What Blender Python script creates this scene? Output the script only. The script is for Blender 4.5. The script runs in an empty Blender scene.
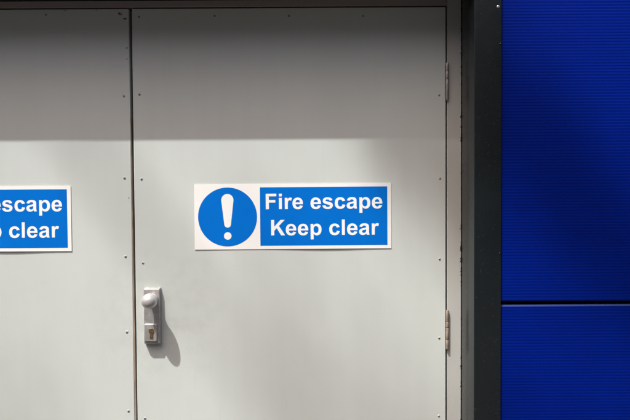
import bpy, bmesh, math, random
from mathutils import Vector, Matrix, Euler
random.seed(7)
S = bpy.context.scene
COL = S.collection
R = math.radians

# ------------------------------------------------------------------ camera
cam = bpy.data.cameras.new("camera")
cam.sensor_width = 36.0
cam.lens = 38.1                      # about 50.6 degrees across
cam.clip_start, cam.clip_end = 0.05, 500
co = bpy.data.objects.new("camera", cam)
COL.objects.link(co)
pit, rol = R(-1.8), R(-0.35)
fw = Vector((0, math.cos(pit), math.sin(pit)))
up = Vector((0, -math.sin(pit), math.cos(pit)))
rt = Vector((1, 0, 0))
r2 = rt * math.cos(rol) + up * math.sin(rol)
u2 = up * math.cos(rol) - rt * math.sin(rol)
m = Matrix((r2, u2, -fw)).transposed().to_4x4()
m.translation = (0, -2.0, 1.32 + 2 * math.tan(-pit))
co.matrix_world = m
S.camera = co

# ------------------------------------------------------------------ light
TO_SUN = Vector((-0.86, -1.0, 2.60)).normalized()
ELEV = math.asin(TO_SUN.z)
world = bpy.data.worlds.new("World")
S.world = world
world.use_nodes = True
wn, wl = world.node_tree.nodes, world.node_tree.links
wn.clear()
sky = wn.new("ShaderNodeTexSky")
sky.sky_type = 'NISHITA'
sky.sun_disc = False
sky.sun_elevation = ELEV
sky.sun_rotation = math.atan2(TO_SUN.x, TO_SUN.y)
sky.air_density, sky.dust_density, sky.ozone_density = 0.8, 6.0, 0.6
bg = wn.new("ShaderNodeBackground")
bg.inputs['Strength'].default_value = 0.15
wo = wn.new("ShaderNodeOutputWorld")
tint = wn.new("ShaderNodeMix")
tint.data_type, tint.blend_type = 'RGBA', 'MULTIPLY'
tint.inputs[0].default_value = 1.0
tint.inputs[7].default_value = (1.06, 0.96, 0.91, 1)
wl.new(sky.outputs[0], tint.inputs[6])
wl.new(tint.outputs[2], bg.inputs[0])
wl.new(bg.outputs[0], wo.inputs[0])

sun = bpy.data.lights.new("sun", 'SUN')
sun.energy = 4.0
sun.angle = R(0.53)
sun.color = (1.0, 0.995, 0.955)
so = bpy.data.objects.new("sun", sun)
COL.objects.link(so)
so.rotation_euler = TO_SUN.to_track_quat('Z', 'Y').to_euler()
so.location = (-4, -5, 12)

S.view_settings.view_transform = 'Standard'
S.view_settings.look = 'None'
S.view_settings.gamma = 1
S.view_settings.use_curve_mapping = False
S.view_settings.exposure = 0.68


# ------------------------------------------------------------------ helpers
def empty(name, loc, label=None, cat=None, group=None):
    o = bpy.data.objects.new(name, None)
    o.empty_display_size = 0.1
    COL.objects.link(o)
    o.location = loc
    if label:
        o["label"] = label
        o["category"] = cat
        o["kind"] = "thing"
    if group:
        o["group"] = group
    return o


def wpos(o):
    p = Vector((0, 0, 0))
    while o is not None:
        p = p + Vector(o.location)
        o = o.parent
    return p


def obj(name, bm, mat, parent=None, origin=None, bevel=0, seg=2, smooth=False, label=None):
    """link a bmesh (world coordinates) as ONE object, its origin at `origin` (default: the parent's)"""
    base = wpos(parent) if parent else Vector((0, 0, 0))
    org = Vector(origin) if origin is not None else base
    bmesh.ops.translate(bm, verts=bm.verts, vec=-org)
    me = bpy.data.meshes.new(name)
    bmesh.ops.recalc_face_normals(bm, faces=bm.faces)
    bm.to_mesh(me)
    bm.free()
    o = bpy.data.objects.new(name, me)
    COL.objects.link(o)
    if parent:
        o.parent = parent
    o.location = org - base
    for mm in (mat if isinstance(mat, list) else [mat]):
        me.materials.append(mm)
    if bevel:
        b = o.modifiers.new("bevel", 'BEVEL')
        b.width, b.segments, b.limit_method = bevel, seg, 'ANGLE'
        b.harden_normals = False
    if smooth or bevel:
        for p in me.polygons:
            p.use_smooth = True
        if bevel or smooth == 'auto':
            try:
                me.set_sharp_from_angle(angle=R(40))
            except Exception:
                pass
    if label:
        o["label"] = label
    return o


def box(bm, x0, x1, y0, y1, z0, z1):
    vs = [bm.verts.new((x, y, z)) for x in (x0, x1) for y in (y0, y1) for z in (z0, z1)]
    for f in ((0, 1, 3, 2), (4, 6, 7, 5), (0, 4, 5, 1), (2, 3, 7, 6), (0, 2, 6, 4), (1, 5, 7, 3)):
        bm.faces.new([vs[i] for i in f])
    return bm


def B(*a):
    return box(bmesh.new(), *a)


def lathe(bm, cx, cz, prof, n=32, axis='y', base=0.0):
    """prof: (radius, distance) pairs; distance runs out of the door (towards -y) or up z"""
    rings = []
    for r, d in prof:
        ring = []
        for k in range(n):
            a = 2 * math.pi * k / n
            if axis == 'y':
                ring.append(bm.verts.new((cx + r * math.cos(a), base - d, cz + r * math.sin(a))))
            else:
                ring.append(bm.verts.new((cx + r * math.cos(a), base + r * math.sin(a), cz + d)))
        rings.append(ring)
    for a, b in zip(rings, rings[1:]):
        for k in range(n):
            bm.faces.new((a[k], a[(k + 1) % n], b[(k + 1) % n], b[k]))
    bm.faces.new(rings[0][::-1])
    bm.faces.new(rings[-1])
    return bm


def prism_x(prof, x0, x1):
    """extrude an open/closed (y, z) outline along x"""
    bm = bmesh.new()
    a = [bm.verts.new((x0, y, z)) for y, z in prof]
    b = [bm.verts.new((x1, y, z)) for y, z in prof]
    n = len(prof)
    for k in range(n):
        bm.faces.new((a[k], a[(k + 1) % n], b[(k + 1) % n], b[k]))
    bm.faces.new(a[::-1])
    bm.faces.new(b)
    return bm


def prism_z(prof, z0, z1, steps=1):
    """extrude a closed (x, y) outline up z"""
    bm = bmesh.new()
    n = len(prof)
    rings = [[bm.verts.new((x, y, z0 + (z1 - z0) * s / steps)) for x, y in prof] for s in range(steps + 1)]
    for a, b in zip(rings, rings[1:]):
        for k in range(n):
            bm.faces.new((a[k], a[(k + 1) % n], b[(k + 1) % n], b[k]))
    bm.faces.new(rings[0][::-1])
    bm.faces.new(rings[-1])
    return bm


# ------------------------------------------------------------------ materials
def mat(name, base, rough=0.5, metal=0.0, spec=0.5, var=0.0, vscale=3.0, bump=0.0, bscale=200.0,
        rvar=0.0, streak=0.0, coat=0.0, stretch=(1, 1, 1)):
    ma = bpy.data.materials.new(name)
    ma.use_nodes = True
    N, L = ma.node_tree.nodes, ma.node_tree.links
    p = N["Principled BSDF"]
    p.inputs["Base Color"].default_value = (*base, 1)
    p.inputs["Roughness"].default_value = rough
    p.inputs["Metallic"].default_value = metal
    p.inputs["Specular IOR Level"].default_value = spec
    if coat:
        p.inputs["Coat Weight"].default_value = coat
        p.inputs["Coat Roughness"].default_value = 0.12
    geo = N.new("ShaderNodeNewGeometry")
    ma["pos"] = 1
    col = None
    if var:
        mp = N.new("ShaderNodeMapping")
        mp.inputs["Scale"].default_value = stretch
        L.new(geo.outputs["Position"], mp.inputs[0])
        no = N.new("ShaderNodeTexNoise")
        no.inputs["Scale"].default_value = vscale
        no.inputs["Detail"].default_value = 6
        no.inputs["Roughness"].default_value = 0.6
        L.new(mp.outputs[0], no.inputs[0])
        mr = N.new("ShaderNodeMapRange")
        mr.inputs[1].default_value, mr.inputs[2].default_value = 0.3, 0.7
        mr.inputs[3].default_value, mr.inputs[4].default_value = 1 - var, 1 + var
        L.new(no.outputs[0], mr.inputs[0])
        mx = N.new("ShaderNodeMix")
        mx.data_type = 'RGBA'
        mx.blend_type = 'MULTIPLY'
        mx.inputs[0].default_value = 1
        mx.inputs[6].default_value = (*base, 1)
        L.new(mr.outputs[0], mx.inputs[7])
        L.new(mx.outputs[2], p.inputs["Base Color"])
        if rvar:
            m2 = N.new("ShaderNodeMapRange")
            m2.inputs[1].default_value, m2.inputs[2].default_value = 0.3, 0.7
            m2.inputs[3].default_value, m2.inputs[4].default_value = rough - rvar, rough + rvar
            L.new(no.outputs[0], m2.inputs[0])
            L.new(m2.outputs[0], p.inputs["Roughness"])
    if bump:
        n2 = N.new("ShaderNodeTexNoise")
        n2.inputs["Scale"].default_value = bscale
        n2.inputs["Detail"].default_value = 3
        L.new(geo.outputs["Position"], n2.inputs[0])
        bp = N.new("ShaderNodeBump")
        bp.inputs["Strength"].default_value = bump
        bp.inputs["Distance"].default_value = 0.001
        L.new(n2.outputs[0], bp.inputs["Height"])
        L.new(bp.outputs[0], p.inputs["Normal"])
    return ma


def door_paint(name, base, chips=None):
    """grey door paint: faint mottling, faint vertical runs of dirt, specks, orange peel, slow waviness of the sheet.
    chips = x of a vertical edge along which the paint has flaked"""
    ma = bpy.data.materials.new(name)
    ma.use_nodes = True
    N, L = ma.node_tree.nodes, ma.node_tree.links
    p = N["Principled BSDF"]
    geo = N.new("ShaderNodeNewGeometry")

    def noise(scale, stretch=(1, 1, 1), detail=5, rough=0.6):
        mp = N.new("ShaderNodeMapping")
        mp.inputs["Scale"].default_value = stretch
        L.new(geo.outputs["Position"], mp.inputs[0])
        no = N.new("ShaderNodeTexNoise")
        no.inputs["Scale"].default_value = scale
        no.inputs["Detail"].default_value = detail
        no.inputs["Roughness"].default_value = rough
        L.new(mp.outputs[0], no.inputs[0])
        return no.outputs[0]

    def rng(sock, a, b, c, d):
        mr = N.new("ShaderNodeMapRange")
        for i, v in enumerate((a, b, c, d)):
            mr.inputs[i + 1].default_value = v
        L.new(sock, mr.inputs[0])
        return mr.outputs[0]

    def mix(fac, a, b, mode='MIX'):
        mx = N.new("ShaderNodeMix")
        mx.data_type = 'RGBA'
        mx.blend_type = mode
        for i, v in ((0, fac), (6, a), (7, b)):
            if hasattr(v, "is_output"):
                L.new(v, mx.inputs[i])
            elif i == 0:
                mx.inputs[i].default_value = v
            else:
                mx.inputs[i].default_value = (*v, 1)
        return mx.outputs[2]

    c = mix(1.0, base, rng(noise(2.2), 0.3, 0.7, 0.965, 1.03), 'MULTIPLY')
    c = mix(1.0, c, rng(noise(26, (1, 1, 0.06)), 0.35, 0.75, 1.008, 0.98), 'MULTIPLY')
    c = mix(rng(noise(3.4, (1, 1, 0.7), 8, 0.7), 0.55, 0.85, 0.0, 0.22), c, (base[0] * .86, base[1] * .82, base[2] * .74))
    c = mix(rng(noise(330, detail=1), 0.77, 0.82, 0.0, 0.45), c, (0.17, 0.15, 0.13))
    # fine scratches at two slants, and hand marks round the lock
    for sl_, st_ in ((0.5, (9, 1, 0.35)), (-0.9, (0.3, 1, 8))):
        mp = N.new("ShaderNodeMapping")
        mp.inputs["Rotation"].default_value = (0, sl_, 0)
        mp.inputs["Scale"].default_value = st_
        L.new(geo.outputs["Position"], mp.inputs[0])
        no = N.new("ShaderNodeTexNoise")
        no.inputs["Scale"].default_value = 14
        no.inputs["Detail"].default_value = 3
        L.new(mp.outputs[0], no.inputs[0])
        c = mix(rng(no.outputs[0], 0.705, 0.73, 0.0, 0.13), c, (base[0] * .6, base[1] * .58, base[2] * .54))
    vd = N.new("ShaderNodeVectorMath")
    vd.operation = 'DISTANCE'
    L.new(geo.outputs["Position"], vd.inputs[0])
    vd.inputs[1].default_value = (-0.47, 0, 1.0)
    near = rng(vd.outputs["Value"], 0.05, 0.26, 1.0, 0.0)
    blot = rng(noise(21, detail=5, rough=0.65), 0.46, 0.66, 0.0, 0.30)
    mu = N.new("ShaderNodeMath")
    mu.operation = 'MULTIPLY'
    L.new(near, mu.inputs[0])
    L.new(blot, mu.inputs[1])
    c = mix(mu.outputs[0], c, (base[0] * .72, base[1] * .68, base[2] * .62))
    if chips is not None:
        sx = N.new("ShaderNodeSeparateXYZ")
        L.new(geo.outputs["Position"], sx.inputs[0])
        d = N.new("ShaderNodeMath")
        d.operation = 'SUBTRACT'
        d.inputs[0].default_value = chips
        L.new(sx.outputs[0], d.inputs[1])
        edge = rng(d.outputs[0], 0.0, 0.0065, 0.225, 0.0)
        ad = N.new("ShaderNodeMath")
        ad.operation = 'ADD'
        L.new(edge, ad.inputs[0])
        L.new(noise(95, (1, 1, 0.75), 4, 0.65), ad.inputs[1])
        c = mix(rng(ad.outputs[0], 0.755, 0.772, 0.0, 1.0), c, (0.055, 0.04, 0.03))
    L.new(c, p.inputs["Base Color"])
    L.new(rng(noise(9, detail=6), 0.3, 0.7, 0.42, 0.58), p.inputs["Roughness"])
    p.inputs["Specular IOR Level"].default_value = 0.35
    b1 = N.new("ShaderNodeBump")
    b1.inputs["Strength"].default_value = 0.12
    b1.inputs["Distance"].default_value = 0.001
    L.new(noise(420, detail=2), b1.inputs["Height"])
    b2 = N.new("ShaderNodeBump")
    b2.inputs["Strength"].default_value = 0.25
    b2.inputs["Distance"].default_value = 0.006
    L.new(noise(2.6, detail=1), b2.inputs["Height"])
    L.new(b1.outputs[0], b2.inputs["Normal"])
    L.new(b2.outputs[0], p.inputs["Normal"])
    return ma


M = {}
M['door'] = door_paint("grey_door_paint", (0.508, 0.553, 0.533))
M['frame'] = door_paint("grey_frame_paint", (0.415, 0.425, 0.405), chips=0.4385)
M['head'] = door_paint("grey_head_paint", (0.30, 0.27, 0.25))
M['seal'] = mat("brush_seal", (0.28, 0.23, 0.175), 0.9, var=0.35, vscale=60, stretch=(1, 1, 0.2))
M['dark'] = mat("dark_gap", (0.02, 0.018, 0.016), 0.9)
M['screw'] = mat("screw_paint", (0.38, 0.385, 0.36), 0.55, var=0.3, vscale=120)
M['recess'] = mat("screw_recess_dirt", (0.05, 0.04, 0.032), 0.8)
M['chip'] = mat("bare_chip", (0.07, 0.05, 0.04), 0.8, var=0.3, vscale=300)
M['hinge'] = mat("hinge_steel", (0.40, 0.385, 0.37), 0.38, metal=0.6, var=0.3, vscale=90)
M['hinge_old'] = mat("hinge_tarnish", (0.33, 0.27, 0.22), 0.5, metal=0.4, var=0.4, vscale=110)
M['leafplate'] = mat("hinge_leaf_shade", (0.075, 0.06, 0.05), 0.7, var=0.4, vscale=150)  # rusty dark tone, doubling as painted shade round the knuckles
M['white'] = mat("sign_white", (0.79, 0.80, 0.78), 0.38, var=0.02, vscale=12)
M['blue'] = mat("sign_blue", (0.0008, 0.138, 0.55), 0.36, spec=0.12, var=0.04, vscale=9)
M['letter'] = mat("sign_letter_white", (0.79, 0.81, 0.80), 0.38)
M['handle'] = mat("handle_metal", (0.41, 0.405, 0.40), 0.38, metal=0.5, var=0.22, vscale=70, bump=0.1, bscale=900)
M['knob'] = mat("knob_metal", (0.50, 0.49, 0.485), 0.30, metal=0.45, var=0.06, vscale=60)
M['brass'] = mat("lock_brass", (0.17, 0.115, 0.065), 0.5, metal=0.6, var=0.35, vscale=180)
M['flash'] = mat("anthracite_flashing", (0.0042, 0.0076, 0.0094), 0.27, spec=0.65, var=0.12, vscale=5, bump=0.06, bscale=500, rvar=0.05)
M['rivet'] = mat("rivet_aluminium", (0.45, 0.44, 0.43), 0.35, metal=0.8)
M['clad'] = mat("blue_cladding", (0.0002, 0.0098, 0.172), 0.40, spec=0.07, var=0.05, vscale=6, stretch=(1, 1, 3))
# specks of dust and scuffs on the flashing
_n, _l = M['flash'].node_tree.nodes, M['flash'].node_tree.links
_p = _n["Principled BSDF"]
_g = _n.new("ShaderNodeNewGeometry")
_t = _n.new("ShaderNodeTexNoise")
_t.inputs["Scale"].default_value = 160
_t.inputs["Detail"].default_value = 4
_l.new(_g.outputs["Position"], _t.inputs[0])
_r = _n.new("ShaderNodeMapRange")
for _i, _v in enumerate((0.66, 0.74, 0.0, 0.5)):
    _r.inputs[_i + 1].default_value = _v
_l.new(_t.outputs[0], _r.inputs[0])
_m = _n.new("ShaderNodeMix")
_m.data_type = 'RGBA'
_l.new(_r.outputs[0], _m.inputs[0])
_l.new(_p.inputs["Base Color"].links[0].from_socket, _m.inputs[6])
_m.inputs[7].default_value = (0.05, 0.05, 0.047, 1)
_l.new(_m.outputs[2], _p.inputs["Base Color"])
# sunlit seam highlight of the cladding, painted as a paler tint on upward-facing edges
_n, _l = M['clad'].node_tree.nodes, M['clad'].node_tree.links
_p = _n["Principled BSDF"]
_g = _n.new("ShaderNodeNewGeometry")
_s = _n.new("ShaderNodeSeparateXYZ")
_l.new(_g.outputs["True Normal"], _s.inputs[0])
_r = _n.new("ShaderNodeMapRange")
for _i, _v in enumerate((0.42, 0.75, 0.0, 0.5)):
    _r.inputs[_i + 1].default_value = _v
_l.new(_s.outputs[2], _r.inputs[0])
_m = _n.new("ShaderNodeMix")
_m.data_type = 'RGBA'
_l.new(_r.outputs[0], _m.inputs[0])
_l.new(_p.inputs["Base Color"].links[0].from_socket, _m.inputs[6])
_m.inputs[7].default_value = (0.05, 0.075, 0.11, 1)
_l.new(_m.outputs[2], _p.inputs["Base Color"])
M['soffit'] = mat("soffit_metal", (0.02, 0.023, 0.025), 0.45)
M['asphalt'] = mat("asphalt", (0.031, 0.028, 0.027), 0.9, var=0.35, vscale=40, bump=0.6, bscale=150)
M['bank'] = mat("grass_bank", (0.035, 0.05, 0.02), 1.0, spec=0.1, var=0.4, vscale=1.5)

# ------------------------------------------------------------------ ground and the tree belt added opposite the doors
g = bmesh.new()
gv = [g.verts.new(v) for v in ((-150, -250, 0), (150, -250, 0), (150, 60, 0), (-150, 60, 0))]
g.faces.new(gv)
o = obj("ground", g, M['asphalt'])
o["kind"] = "structure"

# unseen dark belt of trees, added behind the camera to close off low sky
M['leaf'] = mat("leaf", (0.035, 0.055, 0.018), 0.6, var=0.4, vscale=2)
M['bark'] = mat("bark", (0.09, 0.07, 0.05), 0.9, var=0.3, vscale=8)


def leaf(bm, c, size):
    """one folded leaf-like blade at c, random attitude"""
    q = Euler((random.uniform(-1.2, 1.2), random.uniform(-1.2, 1.2), random.uniform(0, 6.28))).to_matrix()
    pts = [(-.5, 0, 0), (-.1, .28, .05), (.5, 0, -.04), (-.1, -.28, .05)]
    vs = [bm.verts.new(Vector(c) + q @ (Vector(p) * size)) for p in pts]
    bm.faces.new((vs[0], vs[1], vs[2]))
    bm.faces.new((vs[0], vs[2], vs[3]))


wd = bmesh.new()
for k in range(11000):
    x = random.uniform(-60, 60)
    y = -13.5 - random.random() ** 2 * 3
    top = 9.6 + 1.3 * math.sin(x * 0.7) + 0.8 * math.sin(x * 1.9 + 1)
    leaf(wd, (x, y, top * random.random() ** 0.8), random.uniform(0.9, 1.7))
o = obj("added_tree_belt", wd, M['leaf'])
o["kind"] = "stuff"


def tube(bm, pts, radii, n=10):
    prev = None
    for i, p in enumerate(pts):
        p = Vector(p)
        d = (Vector(pts[min(i + 1, len(pts) - 1)]) - Vector(pts[max(i - 1, 0)])).normalized()
        a = d.orthogonal().normalized()
        b = d.cross(a)
        ring = [bm.verts.new(p + (a * math.cos(t) + b * math.sin(t)) * radii[i]) for t in [2 * math.pi * k / n for k in range(n)]]
        if prev:
            # match ring starts to avoid twisting
            j = min(range(n), key=lambda s_: (ring[s_].co - prev[0].co).length)
            ring = ring[j:] + ring[:j]
            for k in range(n):
                bm.faces.new((prev[k], prev[(k + 1) % n], ring[(k + 1) % n], ring[k]))
        prev = ring
    return bm


# tall tree added out of view, its boughs shaped to dapple doors and cladding
tree = empty("added_shade_tree", (-9.5, -6.5, 0), "unseen tall tree added to cast soft shade on the doors", "tree")
obj("trunk", tube(bmesh.new(), [(-9.5, -6.5, -.1), (-9.45, -6.5, 3), (-9.6, -6.4, 8), (-9.4, -6.5, 13), (-9.5, -6.45, 19), (-9.5, -6.45, 23.5)],
                  [0.34, 0.27, 0.22, 0.15, 0.09, 0.03]), M['bark'], tree, smooth=True)
cr = bmesh.new()
for k in range(2600):
    a, b, r_ = random.uniform(0, 6.28), random.uniform(-1, 1), random.random() ** 0.4
    leaf(cr, (-9.8 + 2.2 * r_ * math.cos(a) * math.sqrt(1 - b * b), -6.6 + 2.0 * r_ * math.sin(a) * math.sqrt(1 - b * b), 15.5 + 4 * r_ * b), 0.22)
BOUGHS = [  # (start, end) of the bough's shade on the doors, spread, leaves per metre, distance towards the sun, limb radius
    ((0.10, 1.78), (1.22, 0.56), 0.122, 860, 15.5, 0.022, 18.7),
    ((-0.20, 0.83), (1.20, -0.10), 0.15, 270, 23.0, 0.014, 22.6),
    ((-1.80, 0.82), (-0.62, 0.34), 0.18, 330, 21.0, 0.014, 18.3),
]
for (ax, az), (bx_, bz), spread, dens, dist, rad, root_z in BOUGHS:
    A = Vector((ax, 0, az)) + TO_SUN * dist
    E_ = Vector((bx_, 0, bz)) + TO_SUN * dist
    obj("limb", tube(bmesh.new(), [(-9.5, -6.45, root_z), A.lerp(Vector((-9.5, -6.45, root_z)), .4) + Vector((0, 0, .15)), A, E_], [0.10, 0.06, rad * 1.5, rad], 8), M['bark'], tree, smooth=True)
    nn = int((E_ - A).length * dens)
    side = (E_ - A).normalized().cross(TO_SUN)
    for k in range(nn):
        t = random.random()
        p = A.lerp(E_, t) + side * random.gauss(0, spread) + TO_SUN * random.uniform(-.6, .6)
        leaf(cr, p, random.uniform(0.035, 0.058))
obj("crown", cr, M['leaf'], tree)

# ------------------------------------------------------------------ dimensions
XL0, XL1 = -1.494, -0.5502          # fixed left leaf
XR0, XR1 = -0.5418, 0.3925          # right leaf
ZT = 1.9225                         # top of the leaves
ZB = 0.008
JX = 0.4385                         # inner edge of the reveal on the right
JXL = -1.540
DEP = 0.160                         # how deep the doors sit
FRONT = -DEP
PAN = -0.153                        # face of the blue panels
SOF = 1.947                         # underside of the lintel

# ------------------------------------------------------------------ building shell
bld = empty("clad_building", (0.4, 0, 0),
            "building wall of dark blue finely ribbed metal panels beside the grey doors", "building")
PITCH = 0.0083


def ribbed_panel(x0, x1, z0, z1):
    """a sheet with shallow horizontal micro ribs, folded back along its four edges"""
    prof = []
    n = max(2, int(round((z1 - z0 - 0.012) / PITCH)))
    h = (z1 - z0 - 0.012) / n
    prof.append((PAN + 0.035, z0))
    prof.append((PAN + 0.004, z0))
    prof.append((PAN + 0.0012, z0 + 0.0012))
    prof.append((PAN, z0 + 0.004))
    for k in range(n):
        zz = z0 + 0.006 + k * h
        prof += [(PAN, zz + 0.25 * h), (PAN + 0.00025, zz + 0.45 * h), (PAN + 0.00025, zz + 0.75 * h), (PAN, zz + 0.95 * h)]
    prof.append((PAN, z1 - 0.0045))
    prof.append((PAN + 0.0014, z1 - 0.0026))
    prof.append((PAN + 0.0040, z1 - 0.0008))
    prof.append((PAN + 0.0070, z1))
    prof.append((PAN + 0.035, z1))
    return prism_x(prof, x0, x1)


seams = [0.061, 1.0660, 2.066, 3.061, 4.061]
rows = list(zip([0.0] + seams, seams))
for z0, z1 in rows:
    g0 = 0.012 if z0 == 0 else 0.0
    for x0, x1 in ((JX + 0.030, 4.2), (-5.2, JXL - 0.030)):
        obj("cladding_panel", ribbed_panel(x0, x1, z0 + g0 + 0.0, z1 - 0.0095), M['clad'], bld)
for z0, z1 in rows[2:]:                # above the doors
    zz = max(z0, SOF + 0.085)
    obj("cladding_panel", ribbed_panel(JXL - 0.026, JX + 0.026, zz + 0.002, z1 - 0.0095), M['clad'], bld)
# the wall itself behind the sheets
bw = bmesh.new()
box(bw, JX + 0.022, 4.2, PAN + 0.037, 0.30, 0, 4.06)
box(bw, -5.2, JXL - 0.022, PAN + 0.037, 0.30, 0, 4.06)
box(bw, JXL - 0.0215, JX + 0.0215, PAN + 0.037, 0.30, SOF + 0.004, 4.06)
obj("wall_core", bw, M['soffit'], bld)
# folded corner flashings
T = 0.0025


def flashing(side):
    x_in = JX + 0.0012 if side > 0 else JXL - 0.0012
    s = side
    rad = 0.0025
    pts = [(x_in, 0.012), (x_in, FRONT + rad), (x_in + s * 0.0008, FRONT + 0.0008), (x_in + s * rad, FRONT),
           (x_in + s * 0.0735, FRONT), (x_in + s * 0.0745, FRONT + 0.001), (x_in + s * 0.0745, PAN - 0.0006),
           (x_in + s * 0.0725, PAN - 0.0006), (x_in + s * 0.0715, FRONT + T), (x_in + s * (rad + T), FRONT + T),
           (x_in + s * T, FRONT + T + rad), (x_in + s * T, 0.012)]
    return prism_z(pts, 0.004, SOF + 0.0795)


fl = obj("corner_flashing", flashing(1), M['flash'], bld, smooth='auto')
fl2 = obj("corner_flashing", flashing(-1), M['flash'], bld, smooth='auto')
hd = bmesh.new()
box(hd, JXL - 0.002, JX + 0.002, FRONT, FRONT + 0.003, SOF, SOF + 0.080)
obj("head_flashing", hd, M['flash'], bld)
sf = bmesh.new()
box(sf, JXL - 0.001, JX + 0.001, FRONT + 0.0032, 0.012, SOF + 0.0005, SOF + 0.0035)
obj("soffit", sf, M['soffit'], bld)


def rivet(parent, x, z, r=0.0045, h=0.0022, y=FRONT, material=None, name="rivet"):
    prof = [(r, -0.0006), (r, 0.0003), (r * 0.85, h * 0.65), (r * 0.5, h * 0.93), (r * 0.12, h)]
    return obj(name, lathe(bmesh.new(), x, z, prof, 16, base=y), material or M['rivet'], parent,
               origin=(x, y, z), smooth=True)


rivet(fl, 0.5045, 1.8783)
rivet(fl, 0.5045, 0.40)
rivet(fl, 0.5108, 1.7779, 0.0022, 0.0016, material=M['flash'])
rivet(fl, 0.5108, 1.2017, 0.0024, 0.0016, material=M['flash'])

# ------------------------------------------------------------------ door frame
fr = empty("door_frame", (0, 0, 0), "grey painted steel door frame with chipped edge around both doors", "door frame")
jb = bmesh.new()
box(jb, 0.3968, JX, 0.0, 0.075, 0.004, 1.9455)
obj("jamb", jb, M['frame'], fr, bevel=0.0015)
jb = bmesh.new()
box(jb, JXL, -1.4985, 0.0, 0.075, 0.004, 1.9455)
obj("jamb", jb, M['frame'], fr, bevel=0.0015)
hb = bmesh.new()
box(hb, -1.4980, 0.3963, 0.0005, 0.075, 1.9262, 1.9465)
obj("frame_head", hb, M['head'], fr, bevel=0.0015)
st = bmesh.new()
box(st, -1.4983, 0.3966, 0.034, 0.074, 0.003, 1.926)
obj("door_stop", st, M['dark'], fr)
th = bmesh.new()
box(th, JXL, JX, -0.03, 0.033, 0.0, 0.006)
obj("threshold", th, M['hinge'], fr)


# ------------------------------------------------------------------ doors
def screw(parent, x, z, big=1.0):
    r = 0.0039 * big
    rr = random.uniform(-0.4, 0.4)
    s = obj("screw", lathe(bmesh.new(), x, z, [(r, -0.001), (r, 0.0003), (r * 0.75, 0.0011), (r * 0.2, 0.0014)], 14),
            M['screw'], parent, origin=(x, 0, z), smooth=True)
    b = bmesh.new()
    dx, dz = random.uniform(-.0006, .0006), random.uniform(-.0006, .0006)
    pts = []
    for k in range(9):
        a = 2 * math.pi * k / 9
        q = r * 0.50 * random.uniform(0.75, 1.15)
        pts.append((x + dx + q * math.cos(a + rr), z + dz + q * math.sin(a + rr)))
    lo = [b.verts.new((px, -0.0009, pz)) for px, pz in pts]
    hi = [b.verts.new((px, -0.0016, pz)) for px, pz in pts]
    b.faces.new(hi)
    for k in range(9):
        b.faces.new((lo[k], lo[(k + 1) % 9], hi[(k + 1) % 9], hi[k]))
    obj("drive_recess", b, M['recess'], s)
    return s


def chip(parent, x, z, w, h, ang=0.0):
    b = bmesh.new()
    n = 11
    pts = []
    for k in range(n):
        a = 2 * math.pi * k / n
        q = random.uniform(0.6, 1.15)
        px, pz = w * q * math.cos(a), h * q * math.sin(a)
        pts.append((x + px * math.cos(ang) - pz * math.sin(ang), z + px * math.sin(ang) + pz * math.cos(ang)))
    lo = [b.verts.new((px, 0.0004, pz)) for px, pz in pts]
    hi = [b.verts.new((px, -0.00025, pz)) for px, pz in pts]
    b.faces.new(hi)
    for k in range(n):
        b.faces.new((lo[k], lo[(k + 1) % n], hi[(k + 1) % n], hi[k]))
    return obj("paint_chip", b, M['chip'], parent)


def hinge(parent, x, z0, z1, cuts, material):
    """a column of knuckles on a pin, set 1 mm proud of the door face"""
    r = 0.0046
    yc = -0.0058
    prof = []
    edges = [z0] + cuts + [z1]
    for a, b in zip(edges, edges[1:]):
        prof += [(r * 0.62, a), (r * 0.62, a + 0.0009), (r * 0.93, a + 0.0010), (r, a + 0.0020), (r, b - 0.0020), (r * 0.93, b - 0.0010), (r * 0.62, b - 0.0009)]
    prof = [(r * 0.45, z0 - 0.002)] + prof + [(r * 0.45, z1 + 0.002)]
    o = obj("hinge", lathe(bmesh.new(), x, 0, prof, 20, axis='z', base=yc), material, parent,
            origin=(x, yc, z0), smooth='auto')
    lf = B(x - 0.0058, x + 0.0064, -0.0008, 0.004, z0 + 0.003, z1 - 0.003)  # leaf widened past the knuckles to draw their dark shade outline
    obj("hinge_leaf", lf, M['leafplate'], o)
    return o


dl = empty("metal_door", (XL0, 0, 0), "left grey metal fire door leaf, without a knob, partly out of view", "door")
obj("door_panel", B(XL0, XL1, 0.0, 0.044, ZB, ZT), M['door'], dl, bevel=0.0022, seg=3)
# brush seal along the meeting edge: wide and dusty low down, worn away towards the top
sl = bmesh.new()
rows_ = []
for k in range(61):
    z = ZB + (1.60 - ZB) * k / 60
    w_ = 0.0012 + 0.0034 * min(1.0, max(0.0, (1.60 - z) / 0.75)) + random.uniform(-.0004, .0004)
    rows_.append([sl.verts.new(p) for p in ((XL1 + 0.0003, 0.022, z), (XL1 + w_, 0.022, z), (XL1 + w_, 0.0022, z), (XL1 + w_ - 0.0008, 0.0008, z), (XL1 + 0.0003, 0.0006, z))])
for p, q in zip(rows_, rows_[1:]):
    for k in range(5):
        sl.faces.new((p[k], p[(k + 1) % 5], q[(k + 1) % 5], q[k]))
sl.faces.new(rows_[0])
sl.faces.new(rows_[-1][::-1])
obj("edge_seal", sl, M['seal'], dl)
LS = [1.9052, 1.664, 1.4194, 1.1835, 0.955, 0.7141, 0.48, 0.24, 0.03]
LX = [-0.5734, -0.5681, -0.5703, -0.5708, -0.5698, -0.5688, -0.57, -0.57, -0.57]
for x, z in zip(LX, LS):
    screw(dl, x, z, 1.1)
for x in (-0.7964, -1.017, -1.24):
    screw(dl, x, 1.9051)
for z in LS[1:]:
    screw(dl, -1.476, z)
chip(dl, -0.5785, 1.9075, 0.0035, 0.0045, 0.6)
chip(dl, -0.5612, 1.8925, 0.0058, 0.0026, -0.1)
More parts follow.
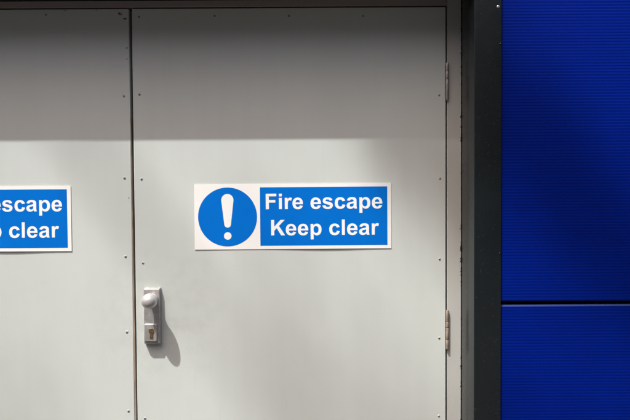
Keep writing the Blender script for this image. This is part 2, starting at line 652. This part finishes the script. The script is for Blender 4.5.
chip(dl, -0.5572, 1.8065, 0.0022, 0.0032)
chip(dl, -0.5580, 1.7740, 0.0016, 0.0022)
chip(dl, -0.7400, 1.9180, 0.0050, 0.0012)
chip(dl, -0.6460, 1.9190, 0.0040, 0.0011)
chip(dl, -0.5580, 1.3600, 0.0014, 0.0028)

dr = empty("metal_door", (XR0, 0, 0), "right grey metal fire door leaf fitted with a round knob and two side hinges", "door")
obj("door_panel", B(XR0, XR1, 0.0, 0.044, ZB, ZT), M['door'], dr, bevel=0.0022, seg=3)
for x, z in zip([-0.52, -0.5218, -0.5194, -0.5185, -0.5185, -0.5191, -0.52, -0.52],
                [1.8975, 1.6681, 1.4161, 1.1636, 0.93, 0.6909, 0.45, 0.2]):
    if z != 0.93:
        screw(dr, x, z, 1.05)
for x, z in ((-0.2954, 1.8991), (-0.0738, 1.8978), (0.1463, 1.8964)):
    screw(dr, x, z)
for x, z in ((0.3725, 1.6612), (0.3748, 1.4122), (0.3740, 1.1702), (0.3725, 0.931), (0.3712, 0.693), (0.372, 0.45), (0.372, 0.2)):
    screw(dr, x, z, 0.95)
hinge(dr, 0.3955, 1.6457, 1.7553, [1.7075, 1.7310], M['hinge'])
hinge(dr, 0.3960, 0.8984, 1.0166, [0.9270, 0.9640, 0.9820], M['hinge_old'])
hinge(dr, 0.3960, 0.16, 0.275, [0.20, 0.23], M['hinge_old'])

for z0, z1 in ((1.6457, 1.7553), (0.8984, 1.0166), (0.16, 0.275)):
    hinge(dl, -1.4968, z0, z1, [z0 + 0.035, z0 + 0.062], M['hinge_old'])

# knob set on the right door
PX0, PX1, PZ0, PZ1 = -0.5148, -0.4658, 0.9220, 1.0905
hp = bmesh.new()
# plate, slightly tapered towards its face
v = []
for x, y, z in ((PX0 - .001, 0.0, PZ0 - .001), (PX1 + .001, 0.0, PZ0 - .001), (PX1 + .001, 0.0, PZ1 + .001), (PX0 - .001, 0.0, PZ1 + .001),
                (PX0 + .0008, -0.0175, PZ0 + .001), (PX1 - .0008, -0.0175, PZ0 + .001), (PX1 - .0008, -0.0155, PZ1 - .004), (PX0 + .0008, -0.0155, PZ1 - .004)):
    v.append(hp.verts.new((x, y, z)))
for f in ((3, 2, 1, 0), (4, 5, 6, 7), (0, 1, 5, 4), (1, 2, 6, 5), (2, 3, 7, 6), (3, 0, 4, 7)):
    hp.faces.new([v[i] for i in f])
lockset = obj("door_handle", hp, M['handle'], dr, origin=(-0.4903, 0, 0.9220), bevel=0.0022, seg=3)
KX, KZ, KR, KY = -0.4872, 1.0570, 0.0232, 0.0555
prof = [(0.0165, 0.0150), (0.0165, 0.0185), (0.0150, 0.0205), (0.0128, 0.0215), (0.0118, 0.0250), (0.0120, 0.0310), (0.0136, 0.0355)]
for k in range(0, 22):
    a = -math.pi * 0.30 + (math.pi * 0.5 + math.pi * 0.30) * k / 22
    prof.append((KR * math.cos(a), KY + KR * math.sin(a)))
prof.append((0.0006, KY + KR))
obj("knob", lathe(bmesh.new(), KX, KZ, prof, 40), M['knob'], lockset, origin=(KX, 0, KZ), smooth='auto')
obj("lock_escutcheon", B(-0.5125, -0.4735, -0.0225, -0.0160, 0.9300, 0.9830), M['handle'], lockset, bevel=0.0028, seg=3)
# euro profile cylinder: round plug over a narrower tail
cyl = lathe(bmesh.new(), -0.4905, 0.9625, [(0.0082, 0.0215), (0.0082, 0.0240), (0.0076, 0.0246), (0.0010, 0.0246)], 24)
box(cyl, -0.4951, -0.4859, -0.0243, -0.0215, 0.9400, 0.9600)
obj("lock_cylinder", cyl, M['brass'], lockset, smooth='auto')
kh = bmesh.new()
box(kh, -0.4912, -0.4898, -0.0251, -0.0240, 0.9575, 0.9680)
box(kh, -0.4931, -0.4879, -0.0250, -0.0240, 0.9435, 0.9452)
obj("keyhole", kh, M['recess'], lockset)

# ------------------------------------------------------------------ lettering, drawn as outlines (quadratic arcs, 2048 units per em)
# each contour: (x, y) on-curve points, (x, y, 1) control points
G = {
 'F': (1251, [[(151,0),(151,1466),(1156,1466),(1156,1218),(447,1218),(447,871),(1059,871),(1059,623),(447,623),(447,0)]]),
 'l': (569, [[(147,0),(147,1466),(428,1466),(428,0)]]),
 'i': (569, [[(147,1206),(147,1466),(428,1466),(428,1206)], [(147,0),(147,1062),(428,1062),(428,0)]]),
 'K': (1479, [[(153,0),(153,1466),(449,1466),(449,815),(1047,1466),(1445,1466),(893,895),(1475,0),(1092,0),(689,688),(449,443),(449,0)]]),
 'r': (797, [[(416,0),(135,0),(135,1062),(396,1062),(396,911),(463,1018,1),(516,1052),(570,1086,1),(638,1086),(734,1086,1),(823,1033),
              (736,788),(665,834,1),(604,834),(545,834,1),(504,801),(463,769,1),(439,684),(416,599,1),(416,328)]]),
 'e': (1139, [[(762,338),(1042,291),(988,137,1),(871,56),(755,-24,1),(580,-24),(303,-24,1),(170,157),(65,302,1),(65,523),(65,787,1),(203,936),
               (341,1086,1),(552,1086),(789,1086,1),(926,929),(1063,773,1),(1057,450),(353,450),(356,325,1),(421,255),(486,186,1),(583,186),
               (649,186,1),(694,222),(739,258,1)],
              [(778,622),(775,744,1),(715,807),(655,871,1),(569,871),(477,871,1),(417,804),(357,737,1),(358,622)]]),
 's': (1139, [[(48,303),(330,346),(348,264,1),(403,221),(458,179,1),(557,179),(666,179,1),(721,219),(758,247,1),(758,294),(758,326,1),(738,347),
               (717,367,1),(644,384),(304,459,1),(213,521),(87,607,1),(87,760),(87,898,1),(196,992),(305,1086,1),(534,1086),(752,1086,1),(858,1015),
               (964,944,1),(1004,805),(739,756),(722,818,1),(674,851),(627,884,1),(539,884),(428,884,1),(380,853),(348,831,1),(348,796),(348,766,1),
               (376,745),(414,717,1),(638,666),(863,615,1),(952,541),(1040,466,1),(1040,332),(1040,186,1),(918,81),(796,-24,1),(557,-24),
               (340,-24,1),(213,64),(87,152,1)]]),
 'c': (1139, [[(1073,748),(796,698),(782,781,1),(732,823),(683,865,1),(604,865),(499,865,1),(436,792),(374,720,1),(374,550),(374,361,1),(437,283),
               (501,205,1),(608,205),(688,205,1),(739,250),(790,296,1),(811,407),(1087,360),(1044,170,1),(922,73),(800,-24,1),(595,-24),
               (362,-24,1),(223,123),(85,270,1),(85,530),(85,793,1),(224,939),(363,1086,1),(600,1086),(794,1086,1),(908,1002),(1023,919,1)]]),
 'a': (1139, [[(357,738),(102,784),(145,938,1),(250,1012),(355,1086,1),(562,1086),(750,1086,1),(842,1041),(934,997,1),(971,928),(1009,860,1),
               (1009,677),(1006,349),(1006,209,1),(1019,142),(1033,76,1),(1070,0),(792,0),(781,28,1),(765,83),(758,108,1),(755,116),(683,46,1),
               (601,11),(519,-24,1),(426,-24),(262,-24,1),(167,65),(73,154,1),(73,290),(73,380,1),(116,450),(159,521,1),(236,558),(314,596,1),
               (460,624),(657,661,1),(733,693),(733,721),(733,802,1),(693,836),(653,871,1),(542,871),(467,871,1),(425,841),(383,812,1)],
              [(733,510),(679,492,1),(562,467),(445,442,1),(409,418),(354,379,1),(354,319),(354,260,1),(398,217),(442,174,1),(510,174),
               (586,174,1),(655,224),(706,262,1),(722,317),(733,353,1),(733,454)]]),
 'p': (1251, [[(139,1062),(401,1062),(401,906),(452,986,1),(539,1036),(626,1086,1),(732,1086),(917,1086,1),(1046,941),(1175,796,1),(1175,537),
               (1175,271,1),(1045,123),(915,-24,1),(730,-24),(642,-24,1),(570,11),(499,46,1),(420,131),(420,-404),(139,-404)],
              [(417,549),(417,370,1),(488,284),(559,199,1),(661,199),(759,199,1),(824,277),(889,356,1),(889,535),(889,702,1),(822,783),
               (755,864,1),(656,864),(553,864,1),(485,784),(417,705,1)]]),
 ' ': (569, []),
}


def flat(contour, n=5):
    out = []
    L_ = len(contour)
    for i, p in enumerate(contour):
        if len(p) == 2:
            out.append((p[0], p[1]))
        else:
            a, b = contour[i - 1], contour[(i + 1) % L_]
            for k in range(1, n):
                t = k / n
                out.append(tuple((1 - t) ** 2 * a[j] + 2 * t * (1 - t) * p[j] + t * t * b[j] for j in (0, 1)))
    return out


def filled(contours):
    """planar outlines with holes -> bmesh in the plane y = 0 (x, z)"""
    cu = bpy.data.curves.new("outline", 'CURVE')
    cu.dimensions = '2D'
    cu.fill_mode = 'BOTH'
    for c in contours:
        sp = cu.splines.new('POLY')
        sp.points.add(len(c) - 1)
        for q, (x, y) in zip(sp.points, c):
            q.co = (x, y, 0, 1)
        sp.use_cyclic_u = True
    tmp = bpy.data.objects.new("outline", cu)
    COL.objects.link(tmp)
    dg = bpy.context.evaluated_depsgraph_get()
    me = bpy.data.meshes.new_from_object(tmp.evaluated_get(dg))
    bm = bmesh.new()
    bm.from_mesh(me)
    bpy.data.objects.remove(tmp)
    bpy.data.curves.remove(cu)
    bpy.data.meshes.remove(me)
    for v_ in bm.verts:
        v_.co = Vector((v_.co.x, 0, v_.co.y))
    return bm


def words(s, x_ink, base, sc):
    cs = []
    first = G[s[0]][1][0]
    x = x_ink - min(p[0] for p in first) * sc
    for ch in s:
        adv, cons = G[ch]
        for c in cons:
            cs.append([(x + px * sc, base + py * sc) for px, py in flat(c)])
        x += adv * sc
    return filled(cs)


def grid(x0, x1, z0, z1, nx, nz):
    bm = bmesh.new()
    vs = [[bm.verts.new((x0 + (x1 - x0) * i / nx, 0, z0 + (z1 - z0) * k / nz)) for i in range(nx + 1)] for k in range(nz + 1)]
    for k in range(nz):
        for i in range(nx):
            bm.faces.new((vs[k][i], vs[k][i + 1], vs[k + 1][i + 1], vs[k + 1][i]))
    return bm


def thicken(bm, t):
    """give a flat sheet in the xz plane a back: front stays at y = 0, back at y = t"""
    r_ = bmesh.ops.extrude_face_region(bm, geom=bm.faces[:])
    for e_ in r_['geom']:
        if isinstance(e_, bmesh.types.BMVert):
            e_.co.y += t
    return bm


def make_sign(cx, cz, label, lift, rot):
    """rigid plastic sign 590 x 196 mm, centre (cx, cz); its lower edge stands a little off the door"""
    W, H = 0.590, 0.1955
    root = empty("safety_sign", (cx, 0, cz), label, "sign", "fire escape signs on the doors")
    root.rotation_euler = (0, 0, 0)

    def shape(bm, off):
        for v_ in bm.verts:
            x, z = v_.co.x, v_.co.z
            u, w = x / W, (0.5 - z / H)
            bow = lift * max(0.0, w) ** 2 * math.exp(-((u - 0.16) / 0.17) ** 2) + 0.0004 * (1 + math.sin(7 * u + cx))
            v_.co.y += -0.0014 - bow - off
            ca, sa = math.cos(rot), math.sin(rot)
            v_.co.x, v_.co.z = cx + x * ca - z * sa, cz + x * sa + z * ca
        return bm

    obj("backing_plate", shape(thicken(grid(-W / 2, W / 2, -H / 2, H / 2, 80, 20), 0.0013), 0), M['white'], root)
    ox, oz = -0.0667, 1.3010      # sign centre as measured on the right-hand sign
    # round mandatory symbol
    db = bmesh.new()
    n, rr = 72, 0.0884
    rings = []
    for q in range(1, 9):
        rings.append([db.verts.new((-0.2624 + 0.0 - ox + rr * q / 8 * math.cos(2 * math.pi * k / n), 0,
                                    1.3008 - oz + rr * q / 8 * math.sin(2 * math.pi * k / n))) for k in range(n)])
    c0 = db.verts.new((-0.2624 - ox, 0, 1.3008 - oz))
    for k in range(n):
        db.faces.new((c0, rings[0][k], rings[0][(k + 1) % n]))
        for q in range(7):
            db.faces.new((rings[q][k], rings[q + 1][k], rings[q + 1][(k + 1) % n], rings[q][(k + 1) % n]))
    disc = obj("symbol_disc", shape(thicken(db, 0.0002), 0.0003), M['blue'], root)
    # exclamation mark: a drop that narrows downwards, and a dot
    ex, zt, rt_, zb, rb_ = -0.2624 - ox, 1.3515 - oz, 0.0183, 1.2785 - oz, 0.0098
    drop = []
    for k in range(17):
        a = R(-6) + R(192) * k / 16
        drop.append((ex + rt_ * math.cos(a), zt + rt_ * math.sin(a)))
    for k in range(13):
        a = R(186) + R(168) * k / 12
        drop.append((ex + rb_ * math.cos(a), zb + rb_ * math.sin(a)))
    dot = [(ex + 0.0113 * math.cos(2 * math.pi * k / 28), 1.2437 - oz + 0.0113 * math.sin(2 * math.pi * k / 28)) for k in range(28)]
    obj("exclamation_mark", shape(thicken(filled([drop, dot]), 0.0002), 0.0006), M['letter'], disc)
    panel = obj("text_panel", shape(thicken(grid(-0.1647 - ox, 0.2168 - ox, 1.2136 - oz, 1.3890 - oz, 60, 20), 0.0002), 0.0003), M['blue'], root)
    sc = 0.3494 / 11042
    for text, x0, z0 in (("Fire escape", -0.1474, 1.3232), ("Keep clear", -0.1320, 1.2444)):
        a, b = text.split()
        x1 = x0 - ox + (sum(G[c][0] for c in a + " ") - min(p[0] for p in G[a[0]][1][0]) + min(p[0] for p in G[b[0]][1][0])) * sc
        obj("lettering", shape(thicken(words(a, x0 - ox, z0 - oz, sc), 0.0002), 0.0006), M['letter'], panel)
        obj("lettering", shape(thicken(words(b, x1, z0 - oz, sc), 0.0002), 0.0006), M['letter'], panel)
    return root


make_sign(-0.0667, 1.3012, "complete blue and white fire escape sign with exclamation symbol, on the right door", 0.0009, R(0.08))
make_sign(-0.0667 - 0.9598, 1.2988, "blue and white fire escape sign on the left door, cut off by the picture edge", 0.002, R(0.0))
